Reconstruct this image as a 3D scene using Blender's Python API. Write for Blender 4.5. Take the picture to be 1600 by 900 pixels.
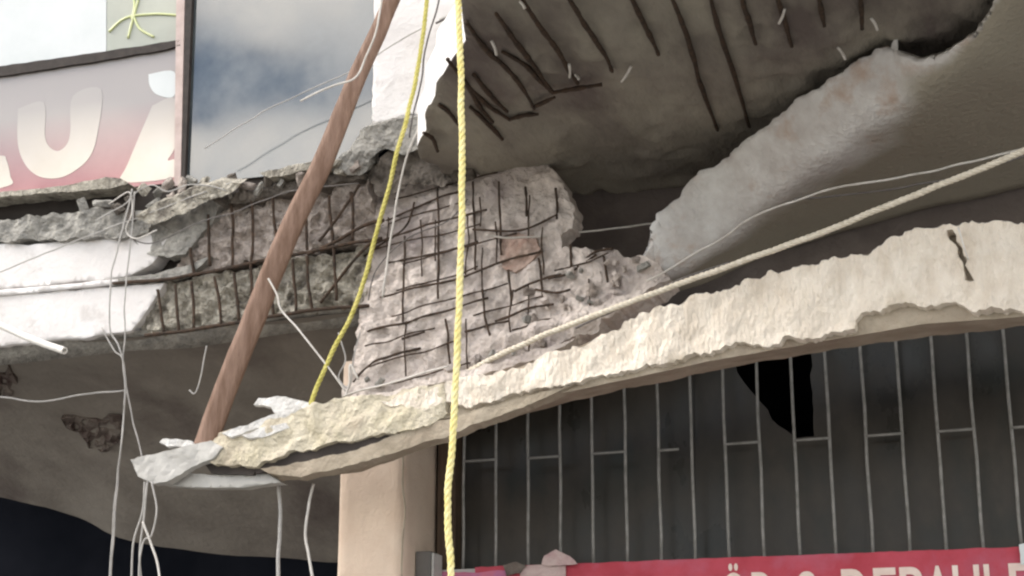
import bpy, bmesh, math, random
from mathutils import Vector, noise, geometry

random.seed(7)
for o in list(bpy.data.objects):
    bpy.data.objects.remove(o)
scene = bpy.context.scene
COL = scene.collection
R = math.radians

# ------------------------------------------------------------------ camera
# facade runs along X in the plane Y = 0, Z up; the camera stands in the street
FPX, YAW, PITCH = 2530.0, R(18.0), R(16.3)
CAM = Vector((2.27, -7.0, 1.6))
cam_data = bpy.data.cameras.new('camera')
cam_data.sensor_width = 36.0
cam_data.lens = 36.0 * FPX / 1600.0
cam_data.clip_start = 0.05
cam_data.clip_end = 4000.0
cam = bpy.data.objects.new('camera', cam_data)
cam.location = CAM
cam.rotation_euler = (R(90) + PITCH, 0, YAW)
COL.objects.link(cam)
scene.camera = cam

# ------------------------------------------------------------------ sky, sun, exposure
SUN_EL, SUN_AZ = R(40), R(250)       # azimuth clockwise from +Y: the sun stands behind the camera, a little left
world = bpy.data.worlds.new('World')
scene.world = world
world.use_nodes = True
wn, wl = world.node_tree.nodes, world.node_tree.links
wn.clear()
w_out = wn.new('ShaderNodeOutputWorld')
w_bg = wn.new('ShaderNodeBackground')
w_bg.inputs['Strength'].default_value = 0.12
w_sky = wn.new('ShaderNodeTexSky')
w_sky.sky_type = 'NISHITA'
w_sky.sun_disc = False
w_sky.sun_elevation = SUN_EL
w_sky.sun_rotation = SUN_AZ
w_tc = wn.new('ShaderNodeTexCoord')
w_map = wn.new('ShaderNodeMapping')
w_map.inputs['Scale'].default_value = (1.0, 1.0, 2.2)
w_map.inputs['Location'].default_value = (4.4, 0.3, 1.7)
w_noise = wn.new('ShaderNodeTexNoise')
w_noise.inputs['Scale'].default_value = 6.5
w_noise.inputs['Detail'].default_value = 7.0
w_noise.inputs['Roughness'].default_value = 0.55
w_ramp = wn.new('ShaderNodeValToRGB')
w_ramp.color_ramp.elements[0].position = 0.50
w_ramp.color_ramp.elements[1].position = 0.57
w_mix = wn.new('ShaderNodeMix')
w_mix.data_type = 'RGBA'
w_mix.inputs['B'].default_value = (22.5, 21.0, 19.2, 1)
wl.new(w_tc.outputs['Generated'], w_map.inputs['Vector'])
wl.new(w_map.outputs['Vector'], w_noise.inputs['Vector'])
wl.new(w_noise.outputs['Fac'], w_ramp.inputs['Fac'])
wl.new(w_ramp.outputs['Color'], w_mix.inputs['Factor'])
wl.new(w_sky.outputs['Color'], w_mix.inputs['A'])
wl.new(w_mix.outputs['Result'], w_bg.inputs['Color'])
wl.new(w_bg.outputs['Background'], w_out.inputs['Surface'])

sun_data = bpy.data.lights.new('sun', 'SUN')
sun_data.energy = 1.5
sun_data.angle = R(25)
sun_data.color = (1.0, 0.94, 0.86)
sun = bpy.data.objects.new('sun', sun_data)
sun_dir = Vector((math.sin(SUN_AZ) * math.cos(SUN_EL), math.cos(SUN_AZ) * math.cos(SUN_EL), math.sin(SUN_EL)))
sun.rotation_euler = sun_dir.to_track_quat('Z', 'Y').to_euler()
sun.location = (0, -12, 14)
COL.objects.link(sun)

scene.view_settings.view_transform = 'Standard'
scene.view_settings.look = 'None'
scene.view_settings.gamma = 1.0
scene.view_settings.use_curve_mapping = False
scene.view_settings.exposure = 0.80
scene.cycles.filter_width = 2.3
scene.cycles.use_denoising = True
scene.cycles.max_bounces = 8
scene.cycles.diffuse_bounces = 5

# ------------------------------------------------------------------ helpers
FWD = Vector((-math.sin(YAW) * math.cos(PITCH), math.cos(YAW) * math.cos(PITCH), math.sin(PITCH)))
RGT = Vector((math.cos(YAW), math.sin(YAW), 0))
UPV = RGT.cross(FWD)


def ray(x, y):
    return FWD * FPX + RGT * (x - 800) + UPV * (450 - y)


def at(x, y, Y):
    d = ray(x, y)
    return CAM + d * ((Y - CAM.y) / d.y)


def on_z(x, y, z):
    d = ray(x, y)
    return CAM + d * ((z - CAM.z) / d.z)


def on_plane(x, y, p0, n):
    d = ray(x, y)
    return CAM + d * ((p0 - CAM).dot(n) / d.dot(n))


def plane_proj(a, b, c):
    n = (b - a).cross(c - a).normalized()
    if n.dot(CAM - a) < 0:
        n = -n
    return (lambda x, y: on_plane(x, y, a, n)), n


def fbm(p, octaves=4, rough=1.0):
    return noise.fractal(p, rough, 2.0, octaves)


def tag(o, label=None, cat=None, group=None, kind=None):
    if label: o['label'] = label
    if cat:
        o['category'] = cat
        o['kind'] = 'thing'
    if group: o['group'] = group
    if kind: o['kind'] = kind
    return o


def empty(name, loc):
    o = bpy.data.objects.new(name, None)
    o.empty_display_size = 0.1
    o.location = loc
    COL.objects.link(o)
    return o


def wloc(o):
    v = Vector((0, 0, 0))
    while o is not None:
        v += o.location
        o = o.parent
    return v


def link(name, verts, faces, mats, parent=None, smooth=False, midx=None):
    """one mesh object from world coordinates; its origin is its parent's, or its own base when it stands alone"""
    verts = [Vector(v) for v in verts]
    if parent is not None:
        off = wloc(parent)
    else:
        n = len(verts)
        off = Vector((sum(v.x for v in verts) / n, sum(v.y for v in verts) / n, min(v.z for v in verts)))
    me = bpy.data.meshes.new(name)
    me.from_pydata([tuple(v - off) for v in verts], [], faces)
    if not isinstance(mats, (list, tuple)):
        mats = [mats]
    for m in mats:
        me.materials.append(m)
    if midx:
        me.polygons.foreach_set('material_index', midx)
    if smooth:
        me.polygons.foreach_set('use_smooth', smooth if isinstance(smooth, list) else [True] * len(me.polygons))
    me.update()
    bm = bmesh.new(); bm.from_mesh(me)
    bmesh.ops.recalc_face_normals(bm, faces=bm.faces)
    bm.to_mesh(me); bm.free()
    o = bpy.data.objects.new(name, me)
    COL.objects.link(o)
    if parent is not None:
        o.parent = parent
    else:
        o.location = off
    return o


def catmull(pts, sub):
    if len(pts) < 3 or sub < 2:
        out = []
        for i in range(len(pts) - 1):
            for k in range(max(sub, 1)):
                out.append(pts[i].lerp(pts[i + 1], k / max(sub, 1)))
        return out + [pts[-1]]
    out = []
    for i in range(len(pts) - 1):
        p0 = pts[max(i - 1, 0)]; p1 = pts[i]; p2 = pts[i + 1]; p3 = pts[min(i + 2, len(pts) - 1)]
        for k in range(sub):
            t = k / sub
            out.append(0.5 * ((2 * p1) + (p2 - p0) * t + (2 * p0 - 5 * p1 + 4 * p2 - p3) * t * t + (3 * p1 - p0 - 3 * p2 + p3) * t ** 3))
    return out + [pts[-1]]


def frames(path):
    res = []
    prev = None
    for i, p in enumerate(path):
        t = (path[min(i + 1, len(path) - 1)] - path[max(i - 1, 0)]).normalized()
        if prev is None:
            a = Vector((0, 1, 0)) if abs(t.y) < 0.8 else Vector((1, 0, 0))
            u = t.cross(a).normalized()
        else:
            u = (prev - t * prev.dot(t)).normalized()
        prev = u
        res.append((p, u, t.cross(u)))
    return res


def tube_geo(path, rad, sides=7, wob=0.0, verts=None, faces=None):
    verts = [] if verts is None else verts
    faces = [] if faces is None else faces
    base = len(verts)
    fr = frames(path)
    n = len(fr)
    for i, (p, u, v) in enumerate(fr):
        r = rad(i / max(n - 1, 1)) if callable(rad) else rad
        if wob:
            r *= 1 + wob * noise.noise(p * 60)
        for k in range(sides):
            a = 2 * math.pi * k / sides
            verts.append(p + u * (r * math.cos(a)) + v * (r * math.sin(a)))
    for i in range(n - 1):
        for k in range(sides):
            k2 = (k + 1) % sides
            faces.append((base + i * sides + k, base + i * sides + k2, base + (i + 1) * sides + k2, base + (i + 1) * sides + k))
    faces.append(tuple(base + k for k in range(sides)))
    faces.append(tuple(base + (n - 1) * sides + k for k in range(sides)))
    return verts, faces


def px_path(pts, Y, sub=5, jit=0.0):
    """pts: pixel list, Y: depth or list of depths"""
    out = []
    for i, p in enumerate(pts):
        y = Y[0] + (Y[1] - Y[0]) * i / max(len(pts) - 1, 1) if isinstance(Y, tuple) else Y
        out.append(at(p[0], p[1], y))
    out = catmull(out, sub)
    if jit:
        out = [p + Vector((noise.noise(p * 9), noise.noise(p * 9 + Vector((7, 3, 1))), noise.noise(p * 9 + Vector((1, 8, 5))))) * jit for p in out]
    return out


def wire(name, pts, Y, r, mat, parent=None, sub=6, jit=0.004, sides=6, wob=0.0):
    v, f = tube_geo(px_path(pts, Y, sub, jit), r, sides, wob)
    return link(name, v, f, mat, parent, smooth=True)


def rope_geo(path, r, pitch, strands=3):
    """laid rope: strands wound round a common axis"""
    # resample
    dist = [0.0]
    for a, b in zip(path, path[1:]):
        dist.append(dist[-1] + (b - a).length)
    total = dist[-1]
    n = max(int(total / (pitch / 7)), 8)
    pts, j = [], 0
    for i in range(n + 1):
        s = total * i / n
        while j < len(dist) - 2 and dist[j + 1] < s:
            j += 1
        t = (s - dist[j]) / max(dist[j + 1] - dist[j], 1e-9)
        pts.append(path[j].lerp(path[j + 1], min(t, 1)))
    fr = frames(pts)
    verts, faces = [], []
    for k in range(strands):
        sp = []
        for i, (p, u, v) in enumerate(fr):
            a = 2 * math.pi * (k / strands + (total * i / n) / pitch)
            sp.append(p + (u * math.cos(a) + v * math.sin(a)) * r * 0.44)
        tube_geo(sp, r * 0.60, 6, 0.12, verts, faces)
    return verts, faces


def inside(p, poly):
    x, y = p
    c = False
    j = len(poly) - 1
    for i in range(len(poly)):
        xi, yi = poly[i]; xj, yj = poly[j]
        if (yi > y) != (yj > y) and x < (xj - xi) * (y - yi) / (yj - yi) + xi:
            c = not c
        j = i
    return c


def edge_points(poly, step, jag):
    out = []
    n = len(poly)
    for i in range(n):
        a, b = poly[i], poly[(i + 1) % n]
        d = math.hypot(b[0] - a[0], b[1] - a[1])
        m = max(int(d / step), 1)
        nx, ny = -(b[1] - a[1]) / max(d, 1e-6), (b[0] - a[0]) / max(d, 1e-6)
        for k in range(m):
            t = k / m
            x, y = a[0] + (b[0] - a[0]) * t, a[1] + (b[1] - a[1]) * t
            off = jag * (noise.noise(Vector((x * 0.035, y * 0.035, 3.1))) * 1.2 + noise.noise(Vector((x * 0.12, y * 0.12, 8.7))) * 0.9)
            out.append((x + nx * off, y + ny * off))
    return out


def plate(name, poly, proj, n, thick, mat, parent=None, step=8, amp=0.0, freq=8.0, jag=0.0, octaves=5, smooth=False, shape=None, holes=None, edge_mat=None, ridged=0.0):
    """a slab of real thickness with a broken outline; the face towards n is displaced"""
    bnd = edge_points(poly, step, jag)
    coords = [Vector(p) for p in bnd]
    nb = len(bnd)
    cfaces = [list(range(nb))]
    edges = []
    hole_polys = []
    for h in holes or []:
        hp = edge_points(h, step, jag)
        s = len(coords)
        coords += [Vector(p) for p in hp]
        edges += [(s + i, s + (i + 1) % len(hp)) for i in range(len(hp))]
        hole_polys.append(hp)
    xs = [p[0] for p in bnd]; ys = [p[1] for p in bnd]
    y = min(ys) + step / 2
    row = 0
    while y < max(ys):
        x = min(xs) + (step / 2 if row % 2 else 0)
        while x < max(xs):
            q = (x + random.uniform(-.25, .25) * step, y + random.uniform(-.25, .25) * step)
            if inside(q, bnd) and not any(inside(q, h) for h in hole_polys):
                coords.append(Vector(q))
            x += step
        y += step * 0.87
        row += 1
    cv, ce, cf, *_ = geometry.delaunay_2d_cdt(coords, edges, cfaces, 1, 1e-4)
    if hole_polys:
        cf = [f for f in cf if not any(inside((sum(cv[i][0] for i in f) / len(f), sum(cv[i][1] for i in f) / len(f)), h) for h in hole_polys)]
    cnt = {}
    for f in cf:
        for i in range(len(f)):
            a, b = f[i], f[(i + 1) % len(f)]
            key = (min(a, b), max(a, b))
            cnt[key] = cnt.get(key, 0) + 1
    rim = set()
    for (a, b), c in cnt.items():
        if c == 1:
            rim.add(a); rim.add(b)
    front, back = [], []
    for i, c in enumerate(cv):
        p = proj(c[0], c[1])
        d = 0.0
        if amp:
            d = amp * fbm(p * freq, octaves)
            if ridged:
                d += ridged * (0.5 - abs(noise.noise(p * freq * 1.7 + Vector((4, 9, 2)))) * 2)
        if shape:
            d += shape(c[0], c[1])
        front.append(p + n * d)
        back.append(p - n * thick)
    N = len(cv)
    faces = [tuple(f) for f in cf] + [tuple(i + N for i in reversed(f)) for f in cf]
    mi = [0] * len(faces)
    for (a, b), c in cnt.items():
        if c == 1:
            faces.append((a, b, b + N, a + N))
            mi.append(1 if edge_mat else 0)
    mats = [mat] + ([edge_mat] if edge_mat else [])
    if smooth:
        smooth = [i < len(cf) for i in range(len(faces))]
    return link(name, front + back, faces, mats, parent, smooth, mi)


def box(name, p0, p1, mat, parent=None, bev=0.0):
    x0, y0, z0 = p0; x1, y1, z1 = p1
    v = [(x0, y0, z0), (x1, y0, z0), (x1, y1, z0), (x0, y1, z0), (x0, y0, z1), (x1, y0, z1), (x1, y1, z1), (x0, y1, z1)]
    f = [(0, 3, 2, 1), (4, 5, 6, 7), (0, 1, 5, 4), (1, 2, 6, 5), (2, 3, 7, 6), (3, 0, 4, 7)]
    o = link(name, v, f, mat, parent)
    if bev:
        m = o.modifiers.new('bevel', 'BEVEL'); m.width = bev; m.segments = 2
    return o


def grid_obj(name, rows, mat, parent=None, smooth=True, thick=0.0, midx_row=None):
    """rows: list of equally long lists of points"""
    nv = len(rows[0])
    verts = [p for r in rows for p in r]
    faces, mi = [], []
    for i in range(len(rows) - 1):
        for j in range(nv - 1):
            faces.append((i * nv + j, i * nv + j + 1, (i + 1) * nv + j + 1, (i + 1) * nv + j))
            mi.append(midx_row(i, j) if midx_row else 0)
    o = link(name, verts, faces, mat, parent, smooth, mi)
    if thick:
        m = o.modifiers.new('solid', 'SOLIDIFY'); m.thickness = thick; m.offset = -1
    return o


def chunk(name, c, size, mat, parent=None, seed=0, flat=(1, 1, 1)):
    bm = bmesh.new()
    bmesh.ops.create_icosphere(bm, subdivisions=2, radius=1.0)
    sv = Vector((seed * 3.7, seed * 1.3, seed * 2.1))
    rot = Vector((random.random() - .5, random.random() - .5, random.random() - .5)) * 3
    from mathutils import Euler
    e = Euler(rot).to_matrix()
    for v in bm.verts:
        p = v.co.normalized()
        q = Vector((max(-.62, min(.62, p.x)), max(-.62, min(.62, p.y)), max(-.62, min(.62, p.z))))
        q *= 1 + 0.35 * noise.noise(p * 1.6 + sv) + 0.15 * noise.noise(p * 5 + sv)
        q = Vector((q.x * flat[0], q.y * flat[1], q.z * flat[2]))
        v.co = c + (e @ q) * size
    verts = [v.co.copy() for v in bm.verts]
    bm.verts.index_update()
    faces = [tuple(v.index for v in f.verts) for f in bm.faces]
    bm.free()
    return link(name, verts, faces, mat, parent)


def interp0(tab, x):
    for (a, b), (c, d) in zip(tab, tab[1:]):
        if x <= c: return b + (d - b) * (x - a) / (c - a)
    return tab[-1][1]


# ------------------------------------------------------------------ materials
def material(name, c1, c2=None, scale=6.0, rough=0.85, bump=0.0, bscale=60.0, c3=None, c3_scale=2.0, c3_lo=0.55, c3_hi=0.7,
             contrast=(0.35, 0.65), spec=0.3, metal=0.0, coat=0.0, stretch=(1, 1, 1), ior=None, rough2=None, dist=0.0):
    m = bpy.data.materials.new(name)
    m.use_nodes = True
    nt = m.node_tree
    ns, ls = nt.nodes, nt.links
    b = ns['Principled BSDF']
    geo = ns.new('ShaderNodeNewGeometry')
    mp = ns.new('ShaderNodeMapping')
    mp.inputs['Scale'].default_value = stretch
    ls.new(geo.outputs['Position'], mp.inputs['Vector'])
    n1 = ns.new('ShaderNodeTexNoise')
    n1.inputs['Scale'].default_value = scale
    n1.inputs['Detail'].default_value = 8
    n1.inputs['Roughness'].default_value = 0.62
    n1.inputs['Distortion'].default_value = dist
    ls.new(mp.outputs['Vector'], n1.inputs['Vector'])
    r1 = ns.new('ShaderNodeValToRGB')
    r1.color_ramp.elements[0].position, r1.color_ramp.elements[1].position = contrast
    r1.color_ramp.elements[0].color = (*c1, 1)
    r1.color_ramp.elements[1].color = (*(c2 or c1), 1)
    ls.new(n1.outputs['Fac'], r1.inputs['Fac'])
    col = r1.outputs['Color']
    if c3:
        n2 = ns.new('ShaderNodeTexNoise')
        n2.inputs['Scale'].default_value = c3_scale
        n2.inputs['Detail'].default_value = 6
        n2.inputs['Roughness'].default_value = 0.6
        ls.new(mp.outputs['Vector'], n2.inputs['Vector'])
        r2 = ns.new('ShaderNodeValToRGB')
        r2.color_ramp.elements[0].position, r2.color_ramp.elements[1].position = c3_lo, c3_hi
        mx = ns.new('ShaderNodeMix'); mx.data_type = 'RGBA'
        ls.new(n2.outputs['Fac'], r2.inputs['Fac'])
        ls.new(r2.outputs['Color'], mx.inputs['Factor'])
        ls.new(col, mx.inputs['A'])
        mx.inputs['B'].default_value = (*c3, 1)
        col = mx.outputs['Result']
    ls.new(col, b.inputs['Base Color'])
    b.inputs['Roughness'].default_value = rough
    if rough2 is not None:
        mr = ns.new('ShaderNodeMapRange')
        mr.inputs['From Min'].default_value = 0.35; mr.inputs['From Max'].default_value = 0.65
        mr.inputs['To Min'].default_value = rough; mr.inputs['To Max'].default_value = rough2
        ls.new(n1.outputs['Fac'], mr.inputs['Value'])
        ls.new(mr.outputs['Result'], b.inputs['Roughness'])
    b.inputs['Specular IOR Level'].default_value = spec
    b.inputs['Metallic'].default_value = metal
    if coat:
        b.inputs['Coat Weight'].default_value = coat
        b.inputs['Coat Roughness'].default_value = 0.06
    if ior:
        b.inputs['IOR'].default_value = ior
        b.inputs['Specular IOR Level'].default_value = 0.5
    if bump:
        n3 = ns.new('ShaderNodeTexNoise')
        n3.inputs['Scale'].default_value = bscale
        n3.inputs['Detail'].default_value = 6
        ls.new(mp.outputs['Vector'], n3.inputs['Vector'])
        bp = ns.new('ShaderNodeBump')
        bp.inputs['Strength'].default_value = bump
        bp.inputs['Distance'].default_value = 0.02
        ls.new(n3.outputs['Fac'], bp.inputs['Height'])
        ls.new(bp.outputs['Normal'], b.inputs['Normal'])
    return m


M = {}
M['ground'] = material('ground_concrete', (0.17, 0.165, 0.155), (0.24, 0.235, 0.22), 1.2, 0.9)
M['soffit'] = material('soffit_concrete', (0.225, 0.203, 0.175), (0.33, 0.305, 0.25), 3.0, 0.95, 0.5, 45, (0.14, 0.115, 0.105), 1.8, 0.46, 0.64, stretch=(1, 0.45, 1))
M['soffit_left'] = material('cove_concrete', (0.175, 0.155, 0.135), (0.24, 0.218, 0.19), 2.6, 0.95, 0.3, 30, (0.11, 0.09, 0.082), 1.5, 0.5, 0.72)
M['spall'] = material('spalled_patch', (0.07, 0.045, 0.04), (0.17, 0.145, 0.125), 7, 0.95, 0.8, 50)
M['dark_wall'] = material('sooty_shaded_render', (0.16, 0.135, 0.125), (0.22, 0.19, 0.175), 2.4, 0.95, 0.4, 40, (0.10, 0.085, 0.08), 1.6, 0.5, 0.7)  # soot and the shade under the balcony both darken this base colour
M['white_render'] = material('white_painted_render', (0.68, 0.655, 0.64), (0.76, 0.74, 0.73), 3, 0.8, 0.25, 40, (0.46, 0.425, 0.40), 5, 0.56, 0.76)
M['rough_concrete'] = material('raw_broken_concrete', (0.25, 0.23, 0.19), (0.54, 0.505, 0.43), 26, 0.95, 1.0, 70, (0.14, 0.125, 0.105), 11, 0.52, 0.66)
M['pink_concrete'] = material('pinkish_broken_concrete', (0.33, 0.285, 0.25), (0.58, 0.51, 0.46), 24, 0.95, 1.0, 80, (0.20, 0.17, 0.15), 9, 0.5, 0.68)
M['panel'] = material('scraped_wall_concrete', (0.42, 0.37, 0.335), (0.68, 0.61, 0.56), 14, 0.95, 0.7, 55, (0.34, 0.295, 0.28), 3.5, 0.5, 0.68)
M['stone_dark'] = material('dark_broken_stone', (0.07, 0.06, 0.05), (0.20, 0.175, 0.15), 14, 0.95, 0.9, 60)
M['stone_grey'] = material('grey_broken_stone', (0.20, 0.195, 0.18), (0.40, 0.385, 0.35), 16, 0.95, 0.9, 60)
M['void'] = material('cavity_shade', (0.035, 0.03, 0.027), (0.06, 0.05, 0.045), 6, 1.0)  # near-black base paints in the shade of gaps and hollows
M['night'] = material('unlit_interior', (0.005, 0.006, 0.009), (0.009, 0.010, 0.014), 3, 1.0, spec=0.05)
M['plaster'] = material('cream_plaster_crust', (0.66, 0.58, 0.48), (0.84, 0.77, 0.67), 9, 0.92, 0.8, 50, (0.50, 0.42, 0.31), 4.5, 0.56, 0.74, stretch=(1.3, 1.3, 0.6))
M['yellow_plaster'] = material('yellowish_plaster', (0.50, 0.45, 0.33), (0.68, 0.62, 0.50), 10, 0.92, 0.8, 45, (0.38, 0.32, 0.24), 5, 0.5, 0.68)
M['slab_brown'] = material('brown_slab_edge', (0.29, 0.245, 0.185), (0.40, 0.345, 0.27), 7, 0.92, 0.5, 40, (0.26, 0.21, 0.16), 3, 0.5, 0.7)
M['column'] = material('cream_column_render', (0.58, 0.455, 0.36), (0.66, 0.54, 0.435), 6, 0.88, 0.2, 70, (0.48, 0.37, 0.285), 3, 0.55, 0.75)
M['rebar'] = material('rusty_rebar', (0.035, 0.026, 0.02), (0.09, 0.055, 0.035), 40, 0.8, 0.5, 300)
M['pole'] = material('reddish_timber', (0.19, 0.115, 0.08), (0.31, 0.205, 0.155), 12, 0.7, 0.4, 60, stretch=(3, 3, 0.35))
M['sheet'] = material('pale_ceiling_plaster', (0.52, 0.49, 0.47), (0.72, 0.715, 0.70), 6, 0.85, 0.6, 40, (0.50, 0.40, 0.34), 7, 0.54, 0.70)
M['sheet_under'] = material('olive_soffit_paint', (0.40, 0.37, 0.29), (0.47, 0.44, 0.35), 2, 0.9, 0.2, 25, (0.33, 0.295, 0.235), 1.2, 0.5, 0.75)
M['rust_patch'] = material('reddish_stained_concrete', (0.30, 0.20, 0.16), (0.42, 0.33, 0.28), 16, 0.9, 0.6, 60)
M['frame_pink'] = material('faded_window_frame', (0.42, 0.33, 0.30), (0.55, 0.45, 0.42), 10, 0.6)
M['frame_dark'] = material('black_frame_and_gap', (0.025, 0.02, 0.018), (0.05, 0.04, 0.035), 20, 0.7)
M['glass'] = material('tinted_reflective_glass', (0.035, 0.045, 0.05), (0.09, 0.105, 0.11), 1.6, 0.04, 0.0, 10, ior=2.05, rough2=0.14)
M['film_white'] = material('white_window_film', (0.54, 0.575, 0.57), (0.62, 0.64, 0.64), 2, 0.35, coat=0.6)
M['film_grey'] = material('grey_green_window_film', (0.34, 0.35, 0.30), (0.40, 0.42, 0.36), 2, 0.35, coat=0.6)
M['film_yellow'] = material('yellow_green_print', (0.56, 0.60, 0.30), (0.60, 0.64, 0.36), 6, 0.4, coat=0.5)
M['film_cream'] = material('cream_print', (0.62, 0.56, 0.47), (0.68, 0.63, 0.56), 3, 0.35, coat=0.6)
M['glass_dark'] = material('dusty_dark_glass', (0.018, 0.017, 0.014), (0.062, 0.053, 0.044), 2.2, 0.22, 0.0, 10, (0.028, 0.030, 0.026), 5, 0.5, 0.7, rough2=0.5, stretch=(1, 1, 0.6), spec=0.25)
M['bar'] = material('grey_painted_bar', (0.20, 0.195, 0.18), (0.30, 0.29, 0.275), 20, 0.6)
M['wood_dark'] = material('dark_brown_frame', (0.06, 0.04, 0.028), (0.11, 0.075, 0.05), 12, 0.7, stretch=(4, 4, 0.4))
M['sign_red'] = material('red_sign_sheet', (0.36, 0.035, 0.055), (0.44, 0.06, 0.09), 5, 0.6, 0.2, 20, (0.40, 0.10, 0.15), 4, 0.5, 0.7)
M['sign_text'] = material('pale_sign_letter', (0.66, 0.52, 0.46), (0.74, 0.62, 0.56), 12, 0.6)
M['sign_torn'] = material('torn_sign_backing', (0.34, 0.20, 0.21), (0.46, 0.36, 0.34), 9, 0.8, 0.4, 40)
M['sign_violet'] = material('violet_sign_print', (0.30, 0.12, 0.28), (0.46, 0.13, 0.20), 8, 0.5)
M['metal_grey'] = material('grey_sheet_metal', (0.34, 0.33, 0.31), (0.46, 0.45, 0.42), 8, 0.5, spec=0.5)
M['box_grey'] = material('dark_grey_plastic', (0.10, 0.095, 0.09), (0.15, 0.14, 0.13), 8, 0.6)
M['white_board'] = material('white_broken_board', (0.56, 0.545, 0.52), (0.70, 0.69, 0.67), 14, 0.7, 0.5, 60)
M['rope_yellow'] = material('yellow_rope', (0.72, 0.62, 0.22), (0.82, 0.74, 0.40), 30, 0.7)
M['rope_olive'] = material('weathered_yellow_rope', (0.46, 0.42, 0.10), (0.60, 0.54, 0.18), 30, 0.75)
M['rope_beige'] = material('beige_hemp_rope', (0.56, 0.50, 0.40), (0.74, 0.68, 0.57), 40, 0.85)
M['wire_grey'] = material('grey_cable', (0.34, 0.33, 0.31), (0.46, 0.44, 0.42), 15, 0.6)
M['wire_white'] = material('white_cable', (0.48, 0.45, 0.41), (0.70, 0.67, 0.63), 12, 0.55)
M['wire_dark'] = material('dark_cable', (0.11, 0.10, 0.095), (0.17, 0.155, 0.145), 15, 0.6)
M['conduit'] = material('pale_conduit', (0.62, 0.60, 0.56), (0.74, 0.72, 0.68), 15, 0.5)
# red vinyl print; the sky reflection paling its top is painted in
vin = material('red_print_painted_sheen', (0.36, 0.155, 0.16), (0.42, 0.20, 0.20), 5, 0.35, coat=0.7)
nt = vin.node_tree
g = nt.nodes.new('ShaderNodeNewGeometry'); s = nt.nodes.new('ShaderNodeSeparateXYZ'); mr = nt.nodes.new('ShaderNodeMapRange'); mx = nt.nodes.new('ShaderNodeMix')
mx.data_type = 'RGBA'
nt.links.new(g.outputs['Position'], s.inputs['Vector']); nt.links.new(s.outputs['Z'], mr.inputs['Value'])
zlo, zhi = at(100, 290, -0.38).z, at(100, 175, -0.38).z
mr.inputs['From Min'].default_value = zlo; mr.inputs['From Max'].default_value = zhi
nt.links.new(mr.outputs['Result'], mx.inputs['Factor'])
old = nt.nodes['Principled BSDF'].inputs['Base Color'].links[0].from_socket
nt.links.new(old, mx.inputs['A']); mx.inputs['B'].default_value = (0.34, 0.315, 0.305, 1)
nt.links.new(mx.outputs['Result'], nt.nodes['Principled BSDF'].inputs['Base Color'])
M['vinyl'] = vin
nt = M['film_cream'].node_tree  # letters grey towards the top with the same painted reflection
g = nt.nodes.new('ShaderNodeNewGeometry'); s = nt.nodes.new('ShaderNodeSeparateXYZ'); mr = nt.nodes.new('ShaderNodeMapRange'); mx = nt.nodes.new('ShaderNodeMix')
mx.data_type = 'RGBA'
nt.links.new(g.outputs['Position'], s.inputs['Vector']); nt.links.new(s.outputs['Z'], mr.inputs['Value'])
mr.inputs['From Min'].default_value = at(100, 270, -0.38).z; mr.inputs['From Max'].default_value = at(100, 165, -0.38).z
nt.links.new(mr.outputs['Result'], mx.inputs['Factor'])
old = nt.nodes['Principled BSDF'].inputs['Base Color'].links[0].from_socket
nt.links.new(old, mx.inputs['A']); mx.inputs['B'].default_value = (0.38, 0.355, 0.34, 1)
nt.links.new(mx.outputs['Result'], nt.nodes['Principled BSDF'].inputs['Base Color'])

FACE = Vector((0, -1, 0))
ZS = at(660, 286, -0.42).z           # level of the balcony soffit

# ------------------------------------------------------------------ ground
tag(link('ground', [(-600, -600, 0), (600, -600, 0), (600, 600, 0), (-600, 600, 0)], [(0, 1, 2, 3)], M['ground']), 'grey concrete street in front of the building', kind='structure')

# ------------------------------------------------------------------ rear wall of the right half (above and around the grille window)
W0, W1 = at(700, 700, 0).x, 4.6
z_win_top = at(1150, 532, 0).z
z_sill = at(1150, 876, 0).z
wall = empty('building_wall', (1.5, 0.2, 0))
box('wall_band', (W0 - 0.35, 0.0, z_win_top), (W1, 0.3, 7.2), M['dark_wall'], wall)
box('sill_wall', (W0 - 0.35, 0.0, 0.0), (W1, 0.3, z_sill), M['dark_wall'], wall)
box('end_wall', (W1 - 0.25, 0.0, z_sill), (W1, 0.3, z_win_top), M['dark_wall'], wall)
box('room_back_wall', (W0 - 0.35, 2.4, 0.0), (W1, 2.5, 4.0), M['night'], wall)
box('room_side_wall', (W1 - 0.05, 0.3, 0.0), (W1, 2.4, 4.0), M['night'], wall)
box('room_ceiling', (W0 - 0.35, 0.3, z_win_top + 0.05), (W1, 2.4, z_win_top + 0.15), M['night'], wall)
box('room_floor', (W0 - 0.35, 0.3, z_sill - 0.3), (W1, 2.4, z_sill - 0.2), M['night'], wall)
tag(wall, 'rendered wall darkened by soot and painted shade behind the grille window and under the balcony', 'wall')

# ------------------------------------------------------------------ balcony slab with bare reinforcement
bal = empty('balcony_slab', at(1100, 150, -0.8).lerp(Vector((1.0, -1.0, ZS)), 0.5))
proj_s = lambda x, y: on_z(x, y, ZS)
pz = lambda x, y: on_z(x, y, ZS)
DOWN = Vector((0, 0, -1))
back = [at(x, 300, 0.0).x for x in (640,)]
# outline on the soffit plane, in metres: broken left end then straight to the right
left_px = [(700, 286), (684, 268), (660, 258), (652, 232), (666, 208), (664, 182), (680, 150), (682, 128), (704, 98), (728, 64), (722, 20), (716, -20), (708, -60)]
left_pts = [pz(*p) for p in left_px]
YF = left_pts[-1].y
out2d = [(p.x, p.y) for p in left_pts] + [(5.2, YF), (5.2, 0.0), (left_pts[0].x + 0.1, 0.0)]


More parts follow.
